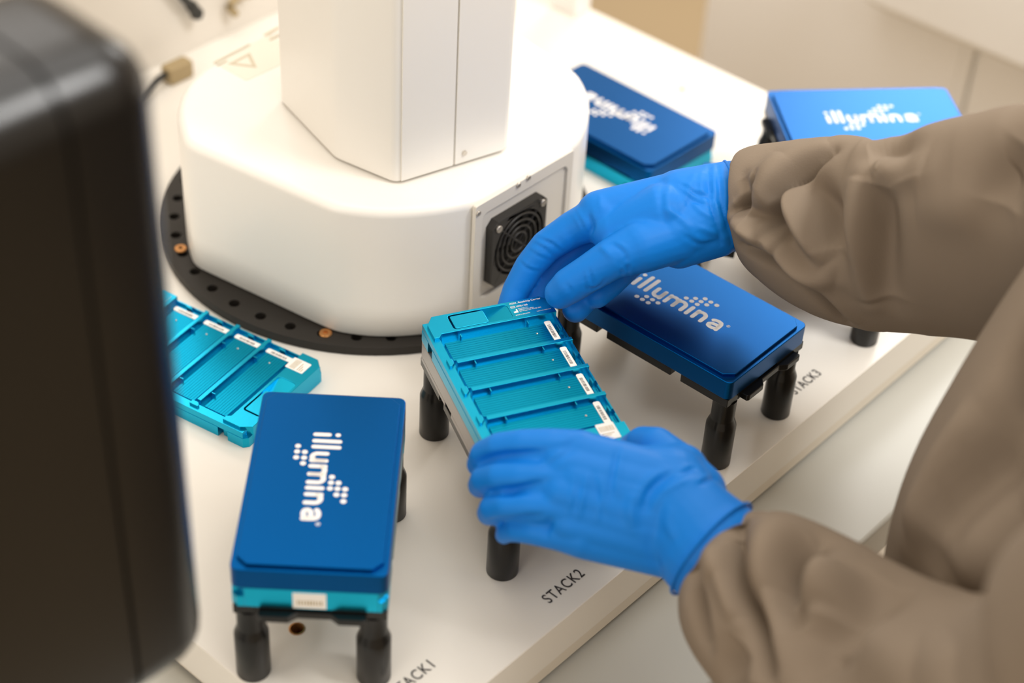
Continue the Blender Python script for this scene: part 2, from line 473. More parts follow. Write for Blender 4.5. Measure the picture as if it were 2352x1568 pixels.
fpoly(fan, [(fc[0] + a, fc[1] + c) for a, c in chamf(-fh, fh, -fh, fh, 0.0045)], [circle(fc[0], fc[1], 0.0222, 32, True)], FV - 0.0003, FV - 0.0062)
fan = fan.build('fan_guard', 'fan_black', panel, bevel=0.0006)
fk = MB(); fpoly(fk, circle(fc[0], fc[1], 0.0222, 32), [], FV - 0.0004, FV - 0.0010); fk.build('fan_back', 'hole_dark', fan)
for rr in (0.0195, 0.0152, 0.0109, 0.0066):
    MB().tube([(fc[0] + rr * math.cos(a), FV - 0.0058, fc[1] + rr * math.sin(a)) for a in np.linspace(0, 2 * PI, 41)[:-1]], 0.00085, 6, closed=True).build('guard_ring', 'fan_black', fan, smooth='all')
for a in (45, 135):
    d = np.array([math.cos(math.radians(a)), 0, math.sin(math.radians(a))]); c0 = np.array([fc[0], FV - 0.0054, fc[1]])
    MB().tube([c0 - d * 0.0295, c0 + d * 0.0295], 0.0009, 6).build('guard_spoke', 'fan_black', fan, smooth=True)
for i in range(7):
    a = 2 * PI * i / 7; t = MB()
    p = np.array([math.cos(a), math.sin(a)]); q = np.array([-p[1], p[0]])
    t.add([(fc[0] + p[0] * r_ + q[0] * w_, FV - y_, fc[1] + p[1] * r_ + q[1] * w_) for r_, w_, y_ in ((0.008, -0.003, 0.0015), (0.021, -0.004, 0.0012), (0.021, 0.007, 0.0036), (0.008, 0.003, 0.0036))], [(0, 1, 2, 3), (3, 2, 1, 0)])
    t.build('fan_blade', 'fan_black', fan)
hb = MB(); fpoly(hb, circle(fc[0], fc[1], 0.0085, 20), [], FV - 0.0010, FV - 0.0044); hb.build('fan_hub', 'fan_black', fan, bevel=0.0006)
for a, c in ((-1, 1), (1, 1), (1, -1)):
    s = MB(); fpoly(s, circle(fc[0] + a * 0.0198, fc[1] + c * 0.0198, 0.0024, 14), [], FV - 0.006, FV - 0.0078)
    s.build('screw', 'steel', fan, bevel=0.0006)
# safety stickers on the rear of the base top
def top_pt(px, py, z): P = at_z(px, py, z); return np.array([D1 @ P[:2] - AX[0], N @ P[:2] - AX[1]])
q = [top_pt(a, c, BT) for a, c in ((500, 142), (612, 82), (690, 125), (590, 182))]
st = MB(); 
a0 = q[3]; ex = np.array([1.0, 0]); 
cst = sum(q) / 4
MB().prism(rounded(cst[0] - 0.026, cst[0] + 0.024, cst[1] - 0.016, cst[1] + 0.017, 0.002), BT, BT + 0.00025).build('sticker', 'sticker', robot)
t = MB()
tri = [top_pt(a, c, BT) for a, c in ((524, 149), (574, 123), (590, 157))]
tc_ = sum(tri) / 3
lo = [tuple(p) for p in tri]; li = [tuple(tc_ + (p - tc_) * 0.62) for p in tri]
ar = sum(lo[i][0] * lo[(i + 1) % 3][1] - lo[(i + 1) % 3][0] * lo[i][1] for i in range(3))
if ar < 0: lo = lo[::-1]; li = li[::-1]
t.prism(lo, BT + 0.0002, BT + 0.00045, [li[::-1]]); t.build('warning_triangle', 'print_faint', robot)
for (a, c), (d_, e), w in (((492, 147), (572, 105), 0.0016), ((500, 152), (520, 142), 0.0012), ((610, 83), (640, 66), 0.003), ((622, 92), (640, 82), 0.002)):
    p0 = top_pt(a, c, BT); p1 = top_pt(d_, e, BT); t = MB(); stroke(t, [p0, p1], w, BT + 0.0006, 6); t.build('print_line', 'print_faint', robot)
# column
def rl(x, y): P = np.array([x, y]); return (D1 @ P - AX[0], N @ P - AX[1])
poly = [rl(*p) for p in ((-0.1540, 0.945), (-0.1120, 0.8838), (-0.0743, 0.8618), (-0.0101, 0.9060), (-0.0101, 0.983), (-0.045, 1.020), (-0.120, 1.012))]
def rpoly(P, r, n=3):
    out = []; m = len(P)
    for i in range(m):
        a = np.array(P[i - 1]); b_ = np.array(P[i]); c_ = np.array(P[(i + 1) % m])
        p0 = b_ + (a - b_) / np.linalg.norm(a - b_) * r; p1 = b_ + (c_ - b_) / np.linalg.norm(c_ - b_) * r
        for t_ in np.linspace(0, 1, n + 1): out.append(tuple((1 - t_) ** 2 * p0 + 2 * t_ * (1 - t_) * b_ + t_ * t_ * p1))
    return out
body = MB().prism(rpoly(poly, 0.004), 0.1035, 0.72).build('column', 'robot_paint', robot, smooth=True, angle=40)
MB().prism(rpoly([(p[0] * 0.9, p[1] * 0.9) for p in poly], 0.004), 0.100, 0.106).build('turntable', 'panel_paint', robot)
# two cover plates on the face towards the fan, with an open seam between them
A = np.array(rl(-0.0743, 0.8618)); Bp = np.array(rl(-0.0101, 0.9060)); e = (Bp - A) / np.linalg.norm(Bp - A); nn = np.array([e[1], -e[0]]); LL = np.linalg.norm(Bp - A)
tsm = 0.0395
def plate(name, a, c):
    P = [A + e * a + nn * 0.0001, A + e * c + nn * 0.0001, A + e * c + nn * 0.0013, A + e * a + nn * 0.0013][::-1]
    if sum(P[i][0] * P[(i + 1) % 4][1] - P[(i + 1) % 4][0] * P[i][1] for i in range(4)) < 0: P = P[::-1]
    return MB().prism([tuple(p) for p in P], 0.1036, 0.719).build(name, 'robot_paint', robot, bevel=0.0004)
plate('cover_plate', 0.0035, tsm - 0.0006); cp2 = plate('cover_plate', tsm + 0.0006, LL - 0.003)
c0 = A + e * (tsm + 0.0068) + nn * 0.0012
zs = 0.1105
MB().tube([(c0[0], c0[1], zs), (c0[0] + nn[0] * 0.0011, c0[1] + nn[1] * 0.0011, zs)], 0.0016, 14).build('screw', 'steel', cp2, smooth=True)

# connector and cable at the back of the base
CONP = wallp(412, 186, 0.925)
con = empty('cable_connector', tuple(CONP * np.array([1, 1, 0])), YAW)
tag(con, 'brown plug and black lead behind the robot base', 'connector')
c0 = CONP - np.array(con.location)
MB().box(-0.012, 0.010, -0.006, 0.006, 0.0, 0.014).build('socket_block', 'tan_plastic', con, bevel=0.002)
pts = [np.array([-0.012, 0, 0.008]) + np.array(d) for d in ((0, 0, 0), (-0.012, -0.004, 0.001), (-0.03, -0.008, -0.003), (-0.06, -0.012, -0.0055), (-0.10, 0.0, -0.0055))]
MB().tube(smooth_pts(pts, 5), 0.0025, 10).build('lead', 'cable', con, smooth=True)

# ------------------------------------------------------------------ stack holders
def post_mb(x, y):
    return MB().lathe([(0.0083, 0.0), (0.0087, 0.0006), (0.0087, 0.0290), (0.0082, 0.0305), (0.0070, 0.0338), (0.0068, 0.0345), (0.0068, ZH - 0.0055)], (x, y, 0), 32)
def make_holder():
    root = empty('stack_holder')
    for sx in (1, -1):
        for sy in (1, -1):
            pmesh = post_mb(sx * (h - 0.0065), sy * (k - 0.0075)).build('post', 'black_anod', root, smooth=True, angle=35)
    # nest frame: side rails broken by two gaps, end bars with lugs, inner tray
    for sy in (1, -1):
        ya, yb = sorted((sy * (k - 0.0004), sy * (k - 0.011)))
        for xa, xb in ((-h + 0.0005, -0.0305), (-0.0235, 0.0235), (0.0305, h - 0.0005)):
            MB().box(xa, xb, ya, yb, ZH - 0.0055, ZH).build('side_rail', 'black_anod', root, bevel=0.0005)
    for sx in (1, -1):
        xa, xb = sorted((sx * (h - 0.012), sx * (h - 0.0004)))
        for ya, yb in ((-k + 0.011, -0.008), (0.010, k - 0.011)):
            MB().box(xa, xb, ya, yb, ZH - 0.0055, ZH).build('end_rail', 'black_anod', root, bevel=0.0005)
        lug = MB()
        x_ = sx * (h + 0.0042)
        P = [(h - 0.003, -k + 0.013), (h + 0.0040, -k + 0.013), (h + 0.0048, -k + 0.0145), (h + 0.0048, -0.010), (h + 0.0015, -0.006), (h + 0.0015, 0.010), (h + 0.0048, 0.014), (h + 0.0048, k - 0.012), (h + 0.0040, k - 0.0105), (h - 0.003, k - 0.0105)]
        P = [(sx * a, sx * c) for a, c in P]
        lug.prism(P, ZH - 0.0052, ZH - 0.0012).build('end_guide', 'black_anod', root, bevel=0.0006)
    inner = MB().prism(rounded(-h + 0.010, h - 0.010, -k + 0.009, k - 0.009, 0.004), ZH - 0.0055, ZH - 0.002, [rounded(-h + 0.03, h - 0.03, -k + 0.022, k - 0.022, 0.004)[::-1]])
    inner.build('tray', 'black_anod', root)
    return root
holder = make_holder()
HOLD = [(B1, 'black stack holder on four posts under the bright blue lid with a teal layer'),
        (BH, 'black stack holder under the open teal carrier held by the gloved hands'),
        (B3, 'black stack holder under the dark blue lid beside the wording STACK3'),
        (B5, 'black stack holder almost hidden under the upper brown sleeve, between its neighbours'),
        (B4, 'black stack holder at the far end of the deck under the shiny light blue lid')]
for i, (bb, lab) in enumerate(HOLD):
    o = holder if i == 0 else copy_tree(holder)
    o.location = (bb[0], bb[1], 0); o.rotation_euler = (0, 0, bb[2])
    tag(o, lab, 'stand', 'black stack holders along the deck front')

# ------------------------------------------------------------------ lids
def mm(*p): return [(a / 1000, c / 1000) for a, c in p]
def make_logo(z):
    g = MB(); w = 0.0026
    def st_(*p): stroke(g, mm(*p), w, z, 12)
    st_((-30.4, -6.5), (-30.5, 0.4)); stroke(g, mm((-30.5, 4.9), (-30.5, 5.0)), 0.0027, z, 14)
    st_((-25.6, -6.5), (-25.6, 6.2)); st_((-21.2, -6.5), (-21.2, 6.2))
    ua = [(-13.7 + 2.6 * math.cos(a), -3.9 + 2.6 * math.sin(a)) for a in np.linspace(PI, 2 * PI, 9)]
    st_((-16.3, 0.6), *ua, (-11.1, 0.6)); st_((-11.1, -6.5), (-11.1, 0.6))
    for c0, c1 in ((-7.0, -1.2), (-1.2, 4.6), (13.1, 18.9)):
        r_ = (c1 - c0) / 2; cx_ = (c0 + c1) / 2
        aa = [(cx_ + r_ * math.cos(a), -2.0 + 2.7 * math.sin(a)) for a in np.linspace(PI, 0, 10)]
        st_((c0, -6.5), (c0, 0.6)); st_((c0, -2.2), *aa, (c1, -6.5))
    st_((8.6, -6.5), (8.6, 0.6))
    st_((23.9, -0.3), (25.2, 0.5), (27.0, 0.8), (28.8, 0.4), (29.7, -1.0), (29.9, -3.0), (29.9, -6.5))
    st_((29.8, -2.7), (27.2, -2.8), (25.0, -3.2), (23.8, -4.6), (24.2, -6.0), (25.6, -6.6), (27.6, -6.5), (29.2, -5.6), (29.9, -4.6))
    ro = circle(0.0333, 0.0012, 0.0011, 16); ri = circle(0.0333, 0.0012, 0.0008, 16)
    g.prism(ro, z - 0.00005, z, [ri[::-1]])
    stroke(g, mm((33.05, 0.7), (33.05, 1.75), (33.55, 1.6), (33.05, 1.25), (33.6, 0.7)), 0.00025, z, 6)
    for x, y in ((0.3, 4.8), (4.3, 4.7), (4.3, 8.4), (8.4, 4.6), (8.4, 8.3), (8.5, 12.1), (12.6, 8.2), (12.7, 12.0), (17.0, 12.0),
                 (-21.1, -14.5), (-17.0, -14.5), (-16.9, -10.6), (-12.7, -14.5), (-12.7, -10.5), (-8.6, -10.6)):
        stroke(g, mm((x, y)), 0.0030, z, 16)
    return g
def make_lid(m):
    root = empty('stack_cover')
    shell = MB().prism(rounded(-h, h, -k, k, 0.004, 5), 0, HL).build('shell', m, root, bevel=0.0005, seg=2)
    i = 0.0026
    top = MB().prism(chamf(-h + i, h - i, -k + i, k - i, 0.0052), HL - 0.0002, HL + DP).build('raised_top', m, root, bevel=0.00035, seg=2)
    make_logo(HL + DP + 0.00006).build('logo_print', 'print_white', root)
    return root
lid = make_lid('lid_blue')
LIDS = [(B1, 0, ZH + HT, 'bright blue lid with white lettering reading downwards, on a teal carrier near STACK1'),
        (B3, 0, ZH, 'dark blue lid half covered by the upper glove beside the wording STACK3'),
        (B2, PI, HT, 'dark blue lid with upside down lettering on a teal carrier behind the robot base'),
        (B4, 0, ZH, 'shiny light blue lid with upright lettering at the far end of the deck'),
        (B5, 0, ZH, 'blue lid under the upper sleeve, one corner peeking out at the cuff')]
for i, (bb, rz, z, lab) in enumerate(LIDS):
    o = lid if i == 0 else copy_tree(lid)
    o.location = (bb[0], bb[1], z); o.rotation_euler = (0, 0, bb[2] + rz)
    tag(o, lab, 'cover', 'blue anodised covers')

# ------------------------------------------------------------------ teal carriers
ZF, ZP, ZR, ZT = HT - 0.0050, HT - 0.0032, HT - 0.0018, HT
def heightfield(mb, x0, x1, y0, y1, zb, base_z, feats):
    xs = sorted({x0, x1, *[a for f in feats for a in f[:2]]}); ys = sorted({y0, y1, *[a for f in feats for a in f[2:4]]})
    xs = [a for a in xs if x0 <= a <= x1]; ys = [a for a in ys if y0 <= a <= y1]
    def H(i, j):
        if not (0 <= i < len(xs) - 1 and 0 <= j < len(ys) - 1): return zb
        cx_, cy_ = (xs[i] + xs[i + 1]) / 2, (ys[j] + ys[j + 1]) / 2; z = base_z
        for a, b_, c_, d_, zz in feats:
            if a < cx_ < b_ and c_ < cy_ < d_: z = zz
        return z
    for i in range(len(xs) - 1):
        for j in range(len(ys) - 1):
            z = H(i, j); xa, xb, ya, yb = xs[i], xs[i + 1], ys[j], ys[j + 1]
            mb.add([(xa, ya, z), (xb, ya, z), (xb, yb, z), (xa, yb, z)], [(0, 1, 2, 3)])
            for (p, q_, ni, nj) in (((xb, ya), (xb, yb), i + 1, j), ((xb, yb), (xa, yb), i, j + 1), ((xa, yb), (xa, ya), i - 1, j), ((xa, ya), (xb, ya), i, j - 1)):
                z2 = H(ni, nj)
                if z2 < z: mb.add([(*p, z2), (*q_, z2), (*q_, z), (*p, z)], [(0, 1, 2, 3)])
SLOT = [-35.75, -12.0, 11.75, 35.5]       # slot centres along the carrier, mm
def barcode(mb, x0, x1, y0, y1, z, n=16):
    x = x0
    while x < x1:
        w = random.choice((0.25, 0.4, 0.6)) / 1000; mb.box(x, min(x + w, x1), y0, y1, z, z + 0.00004); x += w + random.choice((0.25, 0.35, 0.55)) / 1000
def make_carrier():
    root = empty('chip_carrier')
    body = MB()
    # lower block with finger notches in the long sides
    P = [(-h + 0.003, -k), (-0.0500, -k), (-0.0500, -k + 0.004), (-0.0430, -k + 0.004), (-0.0430, -k), (0.0430, -k), (0.0430, -k + 0.004), (0.0500, -k + 0.004), (0.0500, -k),
         (h - 0.003, -k), (h - 0.0004, -k + 0.0026), (h - 0.0004, k - 0.003), (h - 0.003, k - 0.0004), (-h + 0.003, k - 0.0004), (-h + 0.0004, k - 0.003), (-h + 0.0004, -k + 0.0026)]
    body.prism(P, 0.0, ZF - 0.0012)
    F = [(-0.0478, 0.0478, -0.0310, 0.0330, ZF)]
    for c in SLOT:
        c /= 1000
        F += [(c - 0.0100, c + 0.0100, 0.0283, 0.0372, ZF),                     # right end of the slot
              (c - 0.0020, c + 0.0028, 0.0355, 0.0362, ZF - 0.0008),
              (c - 0.0012, c + 0.0022, 0.0349, 0.0372, ZF - 0.0040),            # dark opening
              (c - 0.0092, c + 0.0088, 0.0337, 0.0341, ZF + 0.0006), (c + 0.0030, c + 0.0088, 0.0356, 0.0360, ZF + 0.0006)]
    # left rail lower than the end plates, thin right wall
    F += [(-h, h, -k, -0.0322, ZR), (-0.0478, 0.0478, 0.0365, k, ZR - 0.0012)]
    F2 = [f for f in F if f[4] != ZF - 0.0040] + [f for f in F if f[4] == ZF - 0.0040]
    heightfield(body, -h + 0.003, h - 0.003, -k + 0.0002, k - 0.0002, ZF - 0.0012, ZF, F2)
    body.build('body', 'teal', root)
    # end plates with a pocket; the pocket holds a pad and a scoop
    for sx in (-1, 1):
        a, b_ = sorted((sx * h, sx * 0.0478)); c = 0.0048
        out = [(a, -k + c), (a + c, -k), (b_, -k), (b_, k), (a + c, k), (a, k - c)] if sx < 0 else [(a, -k), (b_ - c, -k), (b_, -k + c), (b_, k - c), (b_ - c, k), (a, k)]
        if sx < 0: out = [(a, -0.0312), (a + 0.0062, -0.0355), (-0.0453, -0.0355), (-0.0453, -0.0322), (-0.0478, -0.0305), (-0.0478, k), (a + c, k), (a, k - c)]
        else: out = [(0.0478, -0.0305), (0.0453, -0.0322), (0.0453, -0.0355), (b_ - 0.0062, -0.0355), (b_, -0.0312), (b_, k - c), (b_ - c, k), (0.0478, k)]
        if sx < 0: out = out
        ar_ = sum(out[i][0] * out[(i + 1) % len(out)][1] - out[(i + 1) % len(out)][0] * out[i][1] for i in range(len(out)))
        if ar_ < 0: out = out[::-1]
        pa, pb = sorted((sx * 0.0496, sx * 0.0622))
        pk = rounded(pa, pb, -0.0226, 0.0124, 0.0022, 4)
        ep = MB().prism(out, 0.0002, ZT, [pk[::-1]])
        ep = ep.build('end_plate', 'teal', root, bevel=0.0003, seg=1)
        sc = MB()
        ya = -0.0016
        sc.prism([(pa, ya), (pb, ya), (pb, 0.0124), (pa, 0.0124)], ZF - 0.001, ZT, zf=lambda x, y: ZF if y < 0 else ZT - 0.0004)
        sc.build('scoop', 'teal', ep)
        MB().prism(rounded(pa + 0.0008, pb - 0.0008, -0.0215, -0.0018, 0.0010, 3), ZF - 0.001, ZT - 0.0003).build('press_pad', 'teal', ep, bevel=0.0003, seg=2)
    for x in (-23.9, -0.1, 23.7):
        x /= 1000
        MB().box(x - 0.0014, x + 0.0014, -0.0300, 0.0372, ZF - 0.0006, ZT - 0.0004).build('rib', 'teal', root, bevel=0.0002, seg=1)
        MB().prism([(x - 0.0030, -0.0350), (x + 0.0030, -0.0350), (x + 0.0030, -0.0335), (x + 0.0012, -0.0318), (x - 0.0030, -0.0318)], ZR - 0.0004, ZT - 0.0003).build('side_lug', 'teal', root, bevel=0.0002, seg=1)
    for n_, c in enumerate(SLOT):
        c /= 1000
        bed = MB(); heightfield(bed, c - 0.0076, c + 0.0079, -0.0302, 0.0284, ZF - 0.0005, ZP, [(c + g_ / 1000 - 0.00009, c + g_ / 1000 + 0.00009, -0.0302, 0.0284, ZP - 0.00025) for g_ in (-5.9, -4.1, -2.4, -0.6, 1.1, 2.9, 4.6, 6.3)])
        bed = bed.build('slide_bed', 'teal_bed', root)
        MB().lathe([(0.0006, 0.0), (0.0006, 0.0004), (0.0003, 0.0006)], (c - 0.0003, 0.0214, ZP), 12).build('locating_pin', 'steel', bed, smooth=True)
        for y in (-0.0203, 0.0191):
            MB().box(c - 0.0103, c - 0.0076, y - 0.0003, y + 0.0003, ZF - 0.0003, ZT - 0.0010).build('stop_rib', 'teal', bed)
        MB().prism(rounded(c - 0.0022, c + 0.0022, 0.0337, 0.0344, 0.0002, 2), ZF, ZT - 0.0008).build('spring_tab', 'teal', bed)
        lab = MB().prism(rounded(c - 0.0090, c + 0.0091, 0.0285, 0.0323, 0.0010, 3, (0, 0, 1, 1)), ZP - 0.0004, ZP + 0.0003).build('barcode_label', 'label_white', root)
        bc = MB(); barcode(bc, c - 0.0055, c + 0.0060, 0.0292, 0.0310, ZP + 0.0003); bc.build('barcode', 'print_black', lab)
    lab = MB().prism(rounded(0.0468, 0.0592, 0.0212, 0.0312, 0.0006, 3), ZT - 0.0001, ZT + 0.0003).build('asset_label', 'label_white', root)
    bc = MB()
    for i in range(14): bc.box(0.0490, 0.0530, 0.0222 + i * 0.0006, 0.0222 + i * 0.0006 + random.choice((0.0002, 0.0003)), ZT + 0.0003, ZT + 0.00034)
    for i in range(3): bc.box(0.0545 + i * 0.0013, 0.0550 + i * 0.0013, 0.0222, 0.0290 - 0.002 * i, ZT + 0.0003, ZT + 0.00034)
    bc.build('label_print', 'print_tan', lab)
    g = MB(); z = ZT + 0.00006
    def line(s, x, y, hgt, w): add_text(g, s, hgt / 0.7, (x, y, z), (0, 1, 0), (-1, 0, 0), 1.0, width=w, bold=0.012)
    line('ASSY, Beadchip Carrier', -0.0610, 0.0142, 0.00135, 0.0188)
    line('20051100', -0.0578, 0.0171, 0.0013, 0.0068)
    line('Illumina, Inc.', -0.0560, 0.0175, 0.0007, 0.0060)
    line('5200 Illumina Way', -0.0548, 0.0175, 0.0007, 0.0088)
    line('San Diego, CA 92122 USA', -0.0536, 0.0175, 0.0008, 0.0130)
    line('MADE IN MALAYSIA', -0.0508, 0.0142, 0.0007, 0.0086)
    line('Label P/N 20051099', -0.0508, 0.0268, 0.0006, 0.0085)
    fr = rounded(-0.0593, -0.0575, 0.0138, 0.0164, 0.0002, 2)
    g.prism(fr, z - 0.00004, z, [[(-0.0591, 0.0140), (-0.0577, 0.0140), (-0.0577, 0.0162), (-0.0591, 0.0162)][::-1]])
    add_text(g, 'REF', 0.0012, (-0.0580, 0.01415, z), (0, 1, 0), (-1, 0, 0), 1.0, width=0.0019)
    fac = [(-0.0532, 0.0142), (-0.0532, 0.0168), (-0.0562, 0.0168), (-0.0562, 0.0160), (-0.0546, 0.0160), (-0.0550, 0.0154), (-0.0544, 0.0154), (-0.0548, 0.0148), (-0.0542, 0.0148), (-0.0546, 0.0142)]
    if sum(fac[i][0] * fac[(i + 1) % 10][1] - fac[(i + 1) % 10][0] * fac[i][1] for i in range(10)) < 0: fac = fac[::-1]
    g.prism(fac, z - 0.00004, z)
    g.build('lettering', 'print_white', root)
    return root
carrier = make_carrier()
HB = 0.0143    # grey tray under the held carrier
CARS = [(BH, ZH + HB, 0, 'open teal chip carrier gripped by both blue gloved hands'),
        (FL, 0.0, 0, 'open teal chip carrier lying flat on the white deck beside the robot ring'),
        (B1, ZH, 0, 'teal chip carrier under the bright blue lid with a white label on its end'),
        (B2, 0.0, 0, 'teal chip carrier under the dark blue lid behind the robot base')]
for i, (bb, z, rz, lab) in enumerate(CARS):
    o = carrier if i == 0 else copy_tree(carrier)
    o.location = (bb[0], bb[1], z); o.rotation_euler = (0, 0, bb[2] + rz)
    tag(o, lab, 'carrier', 'teal chip carriers')
    if i == 2:
        for ch in list(o.children):
            if ch.name.startswith('lettering'): pass
        lb = MB().box(h - 0.0002, h + 0.0003, -0.0080, 0.0080, 0.0012, 0.0115).build('end_label', 'label_white', o)
        t = MB()
        for j in range(9): t.box(h + 0.0003, h + 0.00035, -0.006 + j * 0.0014, -0.0054 + j * 0.0014 + random.random() * 0.0003, 0.0035, 0.0066)
        t.build('label_print', 'print_tan', lb)
# grey tray below the held carrier
tr = empty('base_tray', (BH[0], BH[1], ZH), BH[2])
tag(tr, 'grey metal tray under the held teal carrier', 'tray')
P = [(-h + 0.003, -k), (-0.020, -k), (-0.020, -k + 0.003), (-0.010, -k + 0.003), (-0.010, -k), (h - 0.003, -k), (h, -k + 0.003), (h, k - 0.003), (h - 0.003, k), (-h + 0.003, k), (-h, k - 0.003), (-h, -k + 0.003)]
MB().prism(rounded(-h, h, -k, k, 0.004, 4), 0.003, HB - 0.0006).build('tray_body', 'grey_metal', tr, bevel=0.0005)
MB().prism(P, 0.0, 0.003).build('tray_foot', 'grey_metal', tr, bevel=0.0003)
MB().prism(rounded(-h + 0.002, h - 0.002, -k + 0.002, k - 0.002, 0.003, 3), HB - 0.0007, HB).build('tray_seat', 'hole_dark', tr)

# ------------------------------------------------------------------ dark display close to the camera
Pb = at(457, 1530, 0.74)
tdir = np.array([-0.0335, -0.0366]); tdir /= np.linalg.norm(tdir)         # along the face, away from the visible corner
mon = empty('display', (Pb[0] + tdir[0] * 0.2, Pb[1] + tdir[1] * 0.2, BENCH_Z), math.atan2(tdir[1], tdir[0]))
tag(mon, 'large black display housing with rounded edges beside the teal carriers', 'display')
zb, zt = Pb[2] - BENCH_Z - 0.003, 0.411 - BENCH_Z - 0.003
# local: x along the face (left), +y is to the right of x => thickness goes to -y
TH = 0.075
def rbox(x0, x1, y0, y1, z0, z1, r, name, m, par, cut, keep):
    bm = bmesh.new(); bmesh.ops.create_cube(bm, size=1.0)
    for v in bm.verts: v.co = ((x0 + x1) / 2 + v.co.x * (x1 - x0), (y0 + y1) / 2 + v.co.y * (y1 - y0), (z0 + z1) / 2 + v.co.z * (z1 - z0))
    bmesh.ops.bevel(bm, geom=list(bm.edges), offset=r, segments=8, profile=0.5, affect='EDGES')
    res = bmesh.ops.bisect_plane(bm, geom=bm.verts[:] + bm.edges[:] + bm.faces[:], plane_co=(cut, 0, 0), plane_no=(1, 0, 0), clear_outer=keep < 0, clear_inner=keep > 0)
    bmesh.ops.holes_fill(bm, edges=[e for e in bm.edges if e.is_boundary], sides=0)
    me = bpy.data.meshes.new(name); bm.to_mesh(me); bm.free()
    return link(name, me, m, par, smooth=True, angle=50)
sgap = 0.0285
ysg = -1 if (np.array([-tdir[1], tdir[0]]) @ np.array([-0.738, 0.675])) < 0 else 1
ya, yb = sorted((0.0, ysg * TH))
rbox(-0.2125, 0.22, ya, yb, zb, zt, 0.021, 'side_bezel', 'monitor_black', mon, -0.2 + sgap - 0.0009, -1)
rbox(-0.2125, 0.22, ya, yb, zb, zt, 0.021, 'back_shell', 'monitor_black', mon, -0.2 + sgap + 0.0009, 1)
rbox(-0.2105, 0.218, ya + 0.002, yb - 0.002, zb + 0.002, zt - 0.002, 0.020, 'inner_frame', 'hole_dark', mon, 0.1, -1)
MB().box(0.0, 0.07, ya + 0.02, yb - 0.02, 0.012, zb + 0.03).build('stand_neck', 'monitor_black', mon, bevel=0.004)
MB().box(-0.07, 0.14, ya - 0.05, yb + 0.03, 0.0, 0.012).build('stand_foot', 'monitor_black', mon, bevel=0.004)

# ------------------------------------------------------------------ the person
def npmesh(me):
    v = np.empty(len(me.vertices) * 3); me.vertices.foreach_get('co', v)
    nrm = np.empty(len(me.vertices) * 3); me.vertices.foreach_get('normal', nrm)
    return v.reshape(-1, 3), nrm.reshape(-1, 3)
def fuse(mb, voxel, it=8, factor=0.5):
    """one continuous skin around overlapping shapes"""
    me = bpy.data.meshes.new('tmp'); me.from_pydata(mb.v, [], mb.f)
    o = bpy.data.objects.new('tmp', me); COL.objects.link(o)
    r = o.modifiers.new('r', 'REMESH'); r.mode = 'VOXEL'; r.voxel_size = voxel
    s = o.modifiers.new('s', 'SMOOTH'); s.factor = factor; s.iterations = it
    dg = bpy.context.evaluated_depsgraph_get(); dg.update()
    out = bpy.data.meshes.new_from_object(o.evaluated_get(dg))
    bpy.data.objects.remove(o); bpy.data.meshes.remove(me)
    return out
def bvh(me): return BVHTree.FromPolygons([v.co for v in me.vertices], [p.vertices for p in me.polygons])
def trace(tree, px, py):
    d = ray(px, py); d = d / np.linalg.norm(d)
    hit = tree.ray_cast(Vector(CAM), Vector(d))
    return None if hit[0] is None else np.array(hit[0])
def folds(me, lines, smooth=0):
    """press creases and raise ridges along lines lying on the skin: (points, amplitude, width, side ridge)"""
    tree = bvh(me); v, nr = npmesh(me); disp = np.zeros(len(v))
    for ln in lines:
        pts, amp, wid, side = ln[:4]; step = ln[4] if len(ln) > 4 else 0.0
        P = [p for p in (trace(tree, *q) for q in pts) if p is not None]
        if len(P) < 2: continue
        P = np.array(smooth_pts(P, 6)) if len(P) > 2 else np.array([P[0] * (1 - t) + P[1] * t for t in np.linspace(0, 1, 8)])
        lo, hi = P.min(0) - wid * 7, P.max(0) + wid * 7
        idx = np.where(((v > lo) & (v < hi)).all(1))[0]
        if not len(idx): continue
        q = v[idx]; best = np.full(len(idx), 1e9); sgn = np.zeros(len(idx)); par = np.zeros(len(idx))
        n_ = len(P) - 1
        for i in range(n_):
            a, b_ = P[i], P[i + 1]; ab = b_ - a; t = np.clip(((q - a) @ ab) / (ab @ ab + 1e-15), 0, 1)
            w = q - (a + t[:, None] * ab); dd = np.linalg.norm(w, axis=1)
            m_ = dd < best
            best[m_] = dd[m_]; par[m_] = (i + t[m_]) / n_
            c_ = np.cross(nr[idx], ab / (np.linalg.norm(ab) + 1e-12)); sgn[m_] = np.einsum('ij,ij->i', w, c_)[m_]
        taper = np.sqrt(np.clip(np.sin(np.clip(par, 0.02, 0.98) * PI), 0, 1))
        disp[idx] += taper * (amp * np.exp(-(best / wid) ** 2) + side * np.exp(-((sgn - 1.6 * wid) / (1.3 * wid)) ** 2) * (best < 4 * wid) * np.exp(-(best / (3 * wid)) ** 2) + step / (1 + np.exp(np.clip(sgn / (0.35 * wid), -30, 30))) * np.exp(-(best / (3.4 * wid)) ** 2))
    v = v + nr * disp[:, None]
    me.vertices.foreach_set('co', v.ravel()); me.update()

def skin_obj(name, me, m, parent):
    me.name = name
    o = link(name, me, m, parent, smooth='all'); return o

def hand(chains, caps, voxel=0.0013, it=5):
    mb = MB()
    for ch in chains:
        for (p0, r0), (p1, r1) in zip(ch, ch[1:]): mb.capsule(p0, r0, p1, r1, 20)
    for p0, r0, p1, r1 in caps: mb.capsule(p0, r0, p1, r1, 24)
    return fuse(mb, voxel, it)

A_ = at
